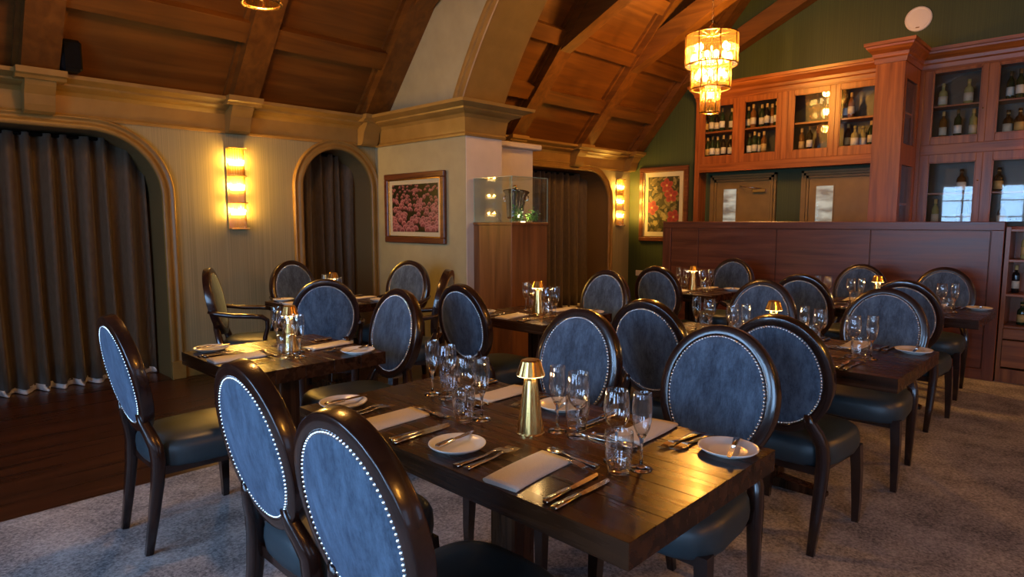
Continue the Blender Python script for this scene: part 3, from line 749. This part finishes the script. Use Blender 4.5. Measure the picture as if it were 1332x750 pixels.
row([2.64, 2.56, 2.47, 2.38], Lw, 'lower shelf behind the fourth cabinet door', [('wine', 'brown', 'gold'), ('spirit', 'pale', 'white'), ('spirit', 'pale', 'white'), ('wine', 'green', 'cream')])
row([1.66, 1.42], 2.705, 'top glazed shelf beside the column', [('spirit', 'pale', 'cream'), ('spirit', 'pale', 'cream')])
row([1.64, 1.50, 1.36], 2.335, 'second glazed shelf beside the column', [('claret', 'amber', 'cream'), ('claret', 'green', 'white'), ('claret', 'pale', 'cream')])
row([1.05, .97], 2.705, 'upper glazed shelf at the right edge', [('wine', 'green', 'white'), ('wine', 'green', 'white')])
row([1.05, .95], 2.335, 'second glazed shelf at the right edge', [('spirit', 'brown', 'cream'), ('spirit', 'brown', 'gold')])
row([1.43], 1.72, 'third glazed shelf beside the column', [('spirit', 'brown', 'white')])
row([1.66, 1.42, 1.36], 1.34, 'lowest glazed shelf beside the column', [('wine', 'pale', 'cream'), ('wine', 'dark', 'grey'), ('wine', 'dark', 'grey')])
row([1.09], 1.72, 'third glazed shelf at the right edge', [('spirit', 'dark', 'gold')])
row([1.04], 1.34, 'lowest glazed shelf at the right edge', [('spirit', 'brown', 'cream')])
bottle(8.3, 2.04, 1.602, 'lone white-labelled bottle behind the side glass of the column', 'claret', 'dark', 'white')

# low open shelf unit to the right of the partition
ls = empty('bottle_shelf', (6.88, 0, 0), 'low open mahogany shelf unit at the right end of the partition', 'shelf')
LY0, LY1 = -.5, .775
mb = MB(); mb.box(.0, .36, LY1-.03, LY1, 0, 1.345); mb.box(0, .36, LY0, LY0+.03, 0, 1.345); mb.box(.345, .36, LY0, LY1, 0, 1.345); mb.box(.005, .345, LY0+.03, LY1-.03, 0, .12)
mb.build('carcass', 'mah_z', ls)
for z in (.49, .765, 1.06, 1.32): MB().bbox(-.004, .345, LY0+.03, LY1-.03, z-.012, z+.012, .003).build('shelf', 'mah_y', ls)
MB().bbox(-.012, .0, LY0+.03, LY1-.03, .385, .478, .004).build('drawer_front', 'mah_y', ls)
MB().bbox(-.012, .0, LY0+.03, LY1-.03, .14, .375, .004).build('cupboard_front', 'mah_y', ls)
for y, z, kk, lab in ((.655, 1.072, ('wine', 'pale', 'gold'), 'yellow-labelled bottle on the top open shelf right of the partition'), (.70, .777, ('claret', 'dark', 'cream'), 'dark bottle on the middle open shelf right of the partition'), (.64, .502, ('spirit', 'green', 'gold'), 'squat green bottle on the lowest open shelf right of the partition')):
    bb = bottle(7.02, y, z+.001, lab, *kk); bb.scale = (.74, .74, .74)

# ------------------------------------------------------------------ wooden partition
pt = empty('partition_screen', (6.85, 0, 0), 'low panelled mahogany partition behind the rear tables', 'partition')
PY0, PY1, PH = .785, 4.09, 1.392
MB().box(.02, .09, PY0, PY1, 0, PH-.005).build('core', 'part_z', pt)
MB().bbox(0, .11, PY0, PY1, PH-.075, PH, .004).build('top_rail', 'part_y', pt)
MB().bbox(0, .02, PY0+.08, PY1-.11, 0, .1, .003).build('bottom_rail', 'part_y', pt)
MB().bbox(0, .11, PY0, PY0+.09, 0, PH-.075, .004).build('end_stile', 'part_z', pt)
MB().bbox(0, .11, PY1-.11, PY1, 0, PH-.075, .004).build('end_stile', 'part_z', pt)
ys = [PY0+.092, 1.815, 2.72, 3.625, PY1-.112]
for a, b in zip(ys[:-1], ys[1:]):
    MB().bbox(.008, .02, a+.004, b-.004, .102, PH-.079, .003).build('panel', 'part_y', pt)

# ------------------------------------------------------------------ chairs
TILT = math.radians(11); OC = Vector((-.252, 0, .752)); OU = Vector((-math.sin(TILT), 0, math.cos(TILT))); ON = Vector((math.cos(TILT), 0, math.sin(TILT)))
def chair_meshes(b=.258, a=.228):
    R = {}
    def ov(th, ra, rb, n): return OC+Vector((0, 1, 0))*ra*math.cos(th)+OU*rb*math.sin(th)+ON*n
    sec = [(0, -.020), (.0012, -.0235), (.004, -.025), (.032, -.0285), (.036, -.0275), (.0375, -.0245)]; sec = sec+[(r, -n) for r, n in sec[::-1]]
    N = 56; rings = []
    for k in range(N+1):
        th = 2*PI*k/N; rings.append([ov(th, a-r, b-r, n) for r, n in sec])
    R['back_frame'] = MB().loft(rings, True, False, True).mesh('back_frame', 'chair_wood')
    mb = MB()
    for sg in (-1, 1):
        rr = []
        for q, n in ((1., .022), (.97, .027), (.85, .031), (.6, .035), (.3, .037), (.02, .0375)):
            rr.append([ov(2*PI*k/40, (a-.039)*q, (b-.039)*q, sg*n) for k in range(40)])
        mb.loft(rr, True, True, True)
    R['back_cushion'] = mb.mesh('back_cushion', 'velvet')
    mb = MB(); nn = 100
    for sg in (-1, 1):
        for k in range(nn):
            th = 2*PI*(k+.5)/nn; p = ov(th, a-.043, b-.043, sg*.026)
            t1 = (ov(th+.01, a-.043, b-.043, sg*.026)-p).normalized(); t2 = t1.cross(ON); r = .0055
            v = [p+(t1*math.cos(2*PI*j/6)+t2*math.sin(2*PI*j/6))*r for j in range(6)]+[p+(t1*math.cos(2*PI*j/6)+t2*math.sin(2*PI*j/6))*r*.6+ON*sg*.0034 for j in range(6)]+[p+ON*sg*.0044]
            mb.add(v, [(j, (j+1) % 6, 6+(j+1) % 6, 6+j) for j in range(6)]+[(6+j, 6+(j+1) % 6, 12) for j in range(6)], True)
    R['nailhead_trim'] = mb.mesh('nailhead_trim', 'nail')
    # upholstered seat
    rings = []; n = 40
    for z, q in ((.352, .90), (.358, .95), (.375, .985), (.405, 1.), (.435, .99), (.456, .955), (.470, .88), (.479, .72), (.484, .45), (.486, .1)):
        ring = []
        for k in range(n):
            th = 2*PI*k/n; c, s_ = math.cos(th), math.sin(th); e = 2/3.6
            x = .025+.235*q*math.copysign(abs(c)**e, c); y = .238*q*math.copysign(abs(s_)**e, s_)
            y *= 1-.16*max(0, (.26-x)/.47); x += .022*(1-(y/.24)**2)*(1 if c > 0 else 0)
            wr = 1+(.006*math.sin(k*9.1+z*40) if z < .44 else 0)
            ring.append((x*wr, y*wr, z))
        rings.append(ring)
    R['seat'] = MB().loft(rings, True, True, True).mesh('seat', 'leather')
    for sg in (-1, 1):
        R['fl%d' % sg] = MB().loft([[(.205+dx*h+bx, sg*(.195+by)+dy*h, z) for dx, dy in ((1, 1), (-1, 1), (-1, -1), (1, -1))] for z, h, bx, by in ((0, .014, .012, .012), (.1, .0175, .012, .012), (.25, .021, .008, .008), (.375, .023, 0, 0))], True, True, False).mesh('leg', 'chair_wood')
        R['bl%d' % sg] = MB().tube([(-.25, sg*.168, 0), (-.226, sg*.174, .15), (-.205, sg*.18, .30), (-.198, sg*.182, .40), (-.203, sg*.178, .46), (-.218, sg*.160, .51), (-.232, sg*.135, .555), (-.243, sg*.128, .60)],
                                  [.015, .019, .0225, .0245, .024, .022, .020, .014], 8, True, True, True).mesh('leg', 'chair_wood')
        R['arm%d' % sg] = MB().tube([(-.268, sg*.222, .70), (-.22, sg*.236, .685), (-.10, sg*.252, .668), (.03, sg*.258, .662), (.10, sg*.256, .655), (.135, sg*.252, .63), (.135, sg*.246, .57), (.115, sg*.24, .50), (.11, sg*.236, .40)],
                                  [.013, .016, .0175, .019, .019, .017, .015, .016, .017], 10).mesh('armrest', 'chair_wood')
    R['seat_rail'] = MB().loft([[(x, y*q2, z) for x, y in ((.205, .19), (-.19, .165), (-.19, -.165), (.205, -.19))] for z, q2 in ((.325, 1), (.362, 1))], True, True, False).mesh('seat_rail', 'chair_wood')
    return R
CM = chair_meshes()
def chair(x, y, ang, label, arms=False, group='oval-back dining chairs', sz=1.):
    e = empty('dining_armchair' if arms else 'dining_chair', (x, y, .004 if y < 3.69 else 0), label, 'chair', group, math.radians(ang))
    if sz != 1.: e.scale = (sz, sz, sz)
    for nm in ('seat', 'seat_rail', 'back_frame', 'back_cushion'): obj(nm, CM[nm], e)
    obj('nailhead_trim', CM['nailhead_trim'], e, kind='stuff')
    for k in ('fl1', 'fl-1', 'bl1', 'bl-1'): obj('leg', CM[k], e)
    if arms:
        for k in ('arm1', 'arm-1'): obj('armrest', CM[k], e)
    return e
CH = [
 (1.02, 3.04, 0, 'blue oval-back chair at far left, nearest the curtain, seat turned towards the small table'),
 (1.03, 1.77, 0, 'blue oval-back chair second from the left in the foreground, back to the viewer'),
 (.975, 1.16, 0, 'nearest blue oval-back chair, cut off by the bottom of the frame'),
 (1.955, 1.07, 180, 'large blue-backed chair at the far right place of the front table'),
 (1.96, 1.74, 180, 'blue-backed chair behind the brass lamp at the front table'),
 (2.95, 1.04, 0, 'dark-backed chair directly behind the front table, facing the middle table on the right'),
 (3.03, 1.72, 0, 'dark blue-backed chair left of the large blue one, facing the middle right table'),
 (3.88, 1.00, 180, 'grey-backed chair at the right end of the middle right table, its seat showing'),
 (3.93, 1.74, 180, 'grey-backed chair behind the brass lamp of the middle right table'),
 (5.12, 1.06, 0, 'dark chair half hidden behind the grey-backed chair, facing the partition'),
 (5.14, 1.73, 0, 'dark-backed chair in the third row, facing the partition, left of two'),
 (6.13, 1.11, 180, 'grey-backed chair against the partition at its right end'),
 (6.05, 1.73, 180, 'grey-backed chair against the partition behind a brass lamp'),
 (6.10, 2.96, 180, 'grey-backed chair against the left part of the partition'),
 (5.14, 2.95, 0, 'dark-backed chair in front of the green wall, facing the partition'),
 (3.87, 2.97, 180, 'grey-backed chair facing the viewer at the small table before the display case'),
 (2.90, 2.98, 0, 'dark blue oval-back chair in front of the wooden pedestal'),
 (1.885, 3.01, 180, 'blue oval-back chair at the right of the small table by the curtain'),
]
for x, y, a, l in CH: chair(x, y, a, l)
ACH = [
 (2.17, 4.98, -31, 'armchair seen edge-on against the cream wall below the sconce'),
 (2.83, 5.25, -82, 'armchair at the wall under the narrow curtained arch'),
 (3.28, 4.68, 197, 'armchair below the tulip picture'),
 (2.93, 3.93, 128, 'armchair seen edge-on beside the picture wall corner'),
 (2.36, 4.17, 60, 'armchair with round dark back to the viewer in front of the corner table'),
]
for x, y, a, l in ACH: chair(x, y, a, l, True, 'oval-back armchairs at the corner table', 1.0 if a == 60 else 1.03)

# ------------------------------------------------------------------ tables
def table(x0, x1, y0, y1, label, rot=0.):
    cx, cy = (x0+x1)/2, (y0+y1)/2; hx, hy = (x1-x0)/2, (y1-y0)/2
    fz = .004 if y1 < 3.75 else 0
    e = empty('dining_table', (cx, cy, fz), label, 'table', 'dark wood dining tables', rot)
    n = 5; wd = 2*hx/n
    for k in range(n):
        MB().bbox(-hx+wd*k+.0003, -hx+wd*(k+1)-.0003, -hy, hy, .688-fz, .75-fz, .0012).build('plank', 'table_y', e)
    MB().bbox(-hx+.2, hx-.2, -hy+.2, hy-.2, .655-fz, .688-fz, .004).build('subframe', 'table_y', e)
    MB().bbox(-.052, .052, -.052, .052, .05, .66-fz, .006).build('pedestal_post', 'table_z', e)
    MB().bbox(-.075, .075, -.075, .075, .04, .10, .006).build('post_collar', 'table_z', e)
    for a in range(4):
        mb = MB(); L = .20 if a % 2 == 0 else .32
        mb.loft([[(r, -wv, 0), (r, wv, 0), (r, wv*.9, h), (r, -wv*.9, h)] for r, wv, h in ((.04, .045, .055), (L*.8, .04, .035), (L, .034, .02))], True, True, False)
        o = mb.build('base_foot', 'table_z', e); o.rotation_euler.z = a*PI/2
    return e
TB = {
 'front': (1.05, 1.79, .687, 2.06), 'curtain': (1.10, 1.82, 2.645, 3.36), 'middle': (2.96, 3.74, .65, 2.03), 'right': (5.10, 5.84, .68, 2.04),
 'small_part': (5.13, 5.84, 2.58, 3.30), 'case': (2.96, 3.70, 2.60, 3.34), 'corner': (2.30, 3.08, 4.28, 5.03)}
TL = {
 'front': 'the front table', 'curtain': 'the curtain-side table', 'middle': 'the middle right table', 'right': 'the right partition table',
 'small_part': 'the left partition table', 'case': 'the pedestal-side table', 'corner': 'the corner table'}
table(*TB['front'], 'large dark wood table in the foreground laid for four')
table(*TB['curtain'], 'small square dark table near the curtain at left laid for two')
table(*TB['middle'], 'dark wood table in the middle right, between two rows of chairs')
table(*TB['right'], 'dark wood table at the right beside the partition')
table(*TB['small_part'], 'small dark table at the left part of the partition')
table(*TB['case'], 'small dark table standing before the wooden pedestal')
table(*TB['corner'], 'dark table in the corner by the narrow arch, ringed by armchairs')

# ------------------------------------------------------------------ table lamps
def fl(k, i): return 1.0 if k % 2 else .955
LAMP = {
 'stem': MB().lathe([(0, 0), (.044, 0), (.044, .004), (.0425, .008), (.0205, .168), (.0205, .185)], 36, scal=lambda k, i: 1. if i < 3 or k % 2 else .97, smooth=False).mesh('stem', 'brass'),
 'shade': MB().lathe([(0, .231), (.026, .231), (.030, .227), (.044, .184), (.0425, .183), (.028, .222), (0, .224)], 36, scal=lambda k, i: 1. if k % 2 else .97, smooth=False).mesh('shade', 'brass'),
 'ring': MB().lathe([(.024, .186), (.0405, .186), (.042, .182), (.024, .182), (.024, .186)], 28).mesh('light_ring', 'bulb_soft')}
def lamp(x, y, where):
    e = empty('table_lamp', (x, y, .75), 'small fluted brass table lamp on '+where, 'lamp', 'brass table lamps')
    obj('stem', LAMP['stem'], e); obj('shade', LAMP['shade'], e); obj('light_ring', LAMP['ring'], e)
    for k in range(3):
        a = 2*PI*k/3+.4; point('lamp_light', (.034*math.cos(a), .034*math.sin(a), .176), .35, (1, .60, .22), .008, e)
for k, x, y in (('front', 1.41, 1.287), ('curtain', 1.49, 2.99), ('middle', 3.36, 1.33), ('right', 5.47, 1.38), ('small_part', 5.485, 2.94), ('case', 3.33, 2.97), ('corner', 2.71, 4.66)): lamp(x, y, TL[k])

# ------------------------------------------------------------------ tableware
def fork_mesh(L=.20, name='fork'):
    mb = MB()
    pts = [(0, 0, .003), (L*.1, 0, .0035), (L*.5, 0, .004), (L*.66, 0, .009), (L*.72, 0, .010)]
    wd = [.0105, .0095, .0042, .0045, .010]; th = [.0028, .0028, .0022, .0018, .0016]
    mb.loft([[(p[0], w_, p[2]+t), (p[0], w_, p[2]-t), (p[0], -w_, p[2]-t), (p[0], -w_, p[2]+t)] for p, w_, t in zip(pts, wd, th)], True, True, True)
    for k in range(4):
        y = -.0085+.0057*k
        mb.loft([[(x, y+w_, z+.001), (x, y+w_, z-.001), (x, y-w_, z-.001), (x, y-w_, z+.001)] for x, z, w_ in ((L*.715, .010, .0024), (L*.85, .008, .0019), (L*.93, .005, .0016), (L, .007, .0008))], True, True, False)
    return mb.mesh(name, 'steel')
def knife_mesh(L=.22, name='knife'):
    mb = MB()
    mb.loft([[(x, w_, .005+t), (x, w_, .005-t), (x, -w_, .005-t), (x, -w_, .005+t)] for x, w_, t in ((0, .006, .0035), (.005, .0085, .0045), (L*.25, .0075, .0045), (L*.42, .006, .004), (L*.45, .0048, .003))], True, True, True)
    mb.loft([[(x, a, .005+t), (x, a, .005-t), (x, b, .004), ] for x, a, b, t in ((L*.45, .005, -.005, .0016), (L*.55, .006, -.0075, .0013), (L*.8, .006, -.009, .0012), (L*.95, .005, -.007, .001), (L, .004, -.001, .0006))], True, True, False)
    return mb.mesh(name, 'steel')
def spoon_mesh(L=.18, name='spoon'):
    mb = MB()
    mb.loft([[(x, w_, z+.0016), (x, w_, z-.0016), (x, -w_, z-.0016), (x, -w_, z+.0016)] for x, w_, z in ((0, .0095, .003), (L*.1, .009, .0035), (L*.5, .0038, .0045), (L*.70, .0038, .0095))], True, True, True)
    rings = []
    for j in range(9):
        t = j/8; x = L*.68+L*.32*t; w_ = .0195*math.sin(PI*min(1, .08+t*.92))**.55 if t < 1 else .001; dp = .008*math.sin(PI*t)
        w_ = max(w_, .0015)
        rings.append([(x, w_, .0098), (x, w_*.5, .0098-dp*.8), (x, 0, .0098-dp), (x, -w_*.5, .0098-dp*.8), (x, -w_, .0098), (x, -w_*.5, .0088-dp*.8-.0012), (x, 0, .0086-dp), (x, w_*.5, .0088-dp*.8-.0012)])
    mb.loft(rings, True, True, True)
    return mb.mesh(name, 'steel')
def napkin_mesh():
    mb = MB(); n = 12; rings = []
    for i in range(n+1):
        t = i/n; x = .245*t; wob = .0018*math.sin(t*7); sh = .004*math.sin(t*3.3)
        pr_n = [(-.052, .0005), (.046, .0005), (.0525, .003), (.0545, .0065), (.0525, .010), (.046, .0118+wob), (.0, .0105+wob*.5), (-.05, .008), (-.052, .004)]
        rings.append([(x, y+sh, z) for y, z in pr_n])
    mb.loft(rings, True, True, True); return mb.mesh('napkin', 'linen')
def lathe_mesh(name, prof, m, seg=28): return MB().lathe(prof, seg).mesh(name, m)
PL = lathe_mesh('side_plate', [(0, .003), (.045, .003), (.048, 0), (.052, 0), (.053, .004), (.075, .010), (.0825, .0165), (.0828, .0185), (.081, .019), (.072, .0135), (.055, .0075), (.05, .0065), (0, .0065)], 'china', 40)
WG = lathe_mesh('wine_glass', [(0, 0.0), (.033, 0.0), (.0335, .0015), (.028, .004), (.012, .0075), (.0045, .014), (.0036, .03), (.0036, .07), (.0055, .086), (.014, .094), (.026, .106), (.0335, .123), (.036, .143), (.0345, .168), (.0305, .198), (.0300, .199), (.0292, .198), (.0333, .168), (.0348, .143), (.0322, .124), (.0245, .108), (.012, .0975), (0, .0955)], 'glass')
FG = lathe_mesh('flute_glass', [(0, 0.0), (.030, 0.0), (.0305, .0015), (.025, .004), (.011, .0075), (.0045, .014), (.0035, .03), (.0035, .062), (.006, .080), (.013, .092), (.020, .108), (.0252, .132), (.0268, .158), (.0250, .190), (.0238, .205), (.0233, .206), (.0226, .205), (.0238, .190), (.0256, .158), (.0240, .132), (.0188, .109), (.011, .095), (0, .092)], 'glass')
TG = lathe_mesh('tumbler', [(0, 0.0), (.026, 0.0), (.0285, .003), (.033, .03), (.0375, .06), (.0385, .085), (.037, .108), (.0365, .1088), (.0358, .108), (.0372, .085), (.0362, .06), (.0316, .031), (.0265, .014), (0, .0125)], 'glass')
for me_, zc in ((WG, .094), (FG, .092), (TG, .013)):       # solid stem, foot or base; thin bowl
    me_.materials.append(M['solid_glass'])
    for p_ in me_.polygons:
        if p_.center.z < zc: p_.material_index = 1
FK, DFK, KN, BK, SPN, NK = fork_mesh(.20), fork_mesh(.165, 'dessert_fork'), knife_mesh(.225), knife_mesh(.17, 'butter_knife'), spoon_mesh(.175), napkin_mesh()
def setting(ox, oy, ang, tname, place, seed, dl=0.):
    r = random.Random(seed); ca, sa = math.cos(ang), math.sin(ang)
    at = 'at the %s place of %s' % (place, TL[tname])
    def put(name, me, lx, ly, lrot, label, cat, group, z=.75, tilt=None, jr=.004):
        lx += r.uniform(-jr, jr); ly += r.uniform(-jr, jr)
        o = obj(name, me, None, (ox+lx*ca-ly*sa, oy+lx*sa+ly*ca, z))
        o.rotation_euler = (0, tilt or 0, ang+lrot); tag(o, label+' '+at, cat, group); return o
    put('side_plate', PL, .115, .285, 0, 'round white side plate', 'plate', 'white side plates', .7501)
    put('butter_knife', BK, .045, .275+r.uniform(-.02, .02), .12+r.uniform(-.15, .25), 'butter knife across the plate', 'knife', 'butter knives', .7672)
    put('fork', FK, .02, .185, -.03+r.uniform(-.05, .05), 'outer table fork', 'fork', 'table forks', .7503)
    put('fork', FK, .03, .152, -.02+r.uniform(-.05, .05), 'inner table fork', 'fork', 'table forks', .7503)
    put('napkin', NK, .008, .02+r.uniform(-.01, .01), .05+r.uniform(-.08, .08), 'folded cream linen napkin', 'napkin', 'folded napkins', .7501)
    put('knife', KN, .012, -.135, .02+r.uniform(-.04, .04), 'inner table knife', 'knife', 'table knives', .7501)
    put('knife', KN, .008, -.165, .02+r.uniform(-.04, .04), 'outer table knife', 'knife', 'table knives', .7501)
    put('spoon', SPN, .285, -.085, PI/2+r.uniform(-.1, .1), 'dessert spoon above the napkin', 'spoon', 'dessert spoons', .7503)
    put('dessert_fork', DFK, .262, .085, -PI/2+r.uniform(-.12, .05), 'dessert fork above the napkin', 'fork', 'dessert forks', .7503)
    put('tumbler', TG, .295-dl, -.148, 0, 'clear water tumbler', 'glass', 'water tumblers', .7501)
    put('flute_glass', FG, .352-dl, -.178, 0, 'tall champagne flute', 'glass', 'champagne flutes', .7501)
    put('wine_glass', WG, .350-dl, -.100, 0, 'stemmed wine glass', 'glass', 'wine glasses', .7501)
sd = 11
for k in ('front', 'middle', 'right'):
    x0, x1, y0, y1 = TB[k]; ya = y0+.375; yb = y0+.985
    for nm, x, y, a in (('near right', x0, ya, 0), ('near left', x0, yb, 0), ('far right', x1, ya, PI), ('far left', x1, yb, PI)):
        setting(x, y, a, k, nm, sd, .045 if a else 0.); sd += 1
for k in ('curtain', 'small_part', 'case'):
    x0, x1, y0, y1 = TB[k]; ym = (y0+y1)/2
    for nm, x, y, a in (('near', x0, ym, 0), ('far', x1, ym, PI)):
        setting(x, y, a, k, nm, sd, .045 if a else 0.); sd += 1
x0, x1, y0, y1 = TB['corner']
for nm, x, y, a in (('left', x0, (y0+y1)/2, 0), ('right', x1, (y0+y1)/2, PI)): setting(x, y, a, 'corner', nm, sd); sd += 1
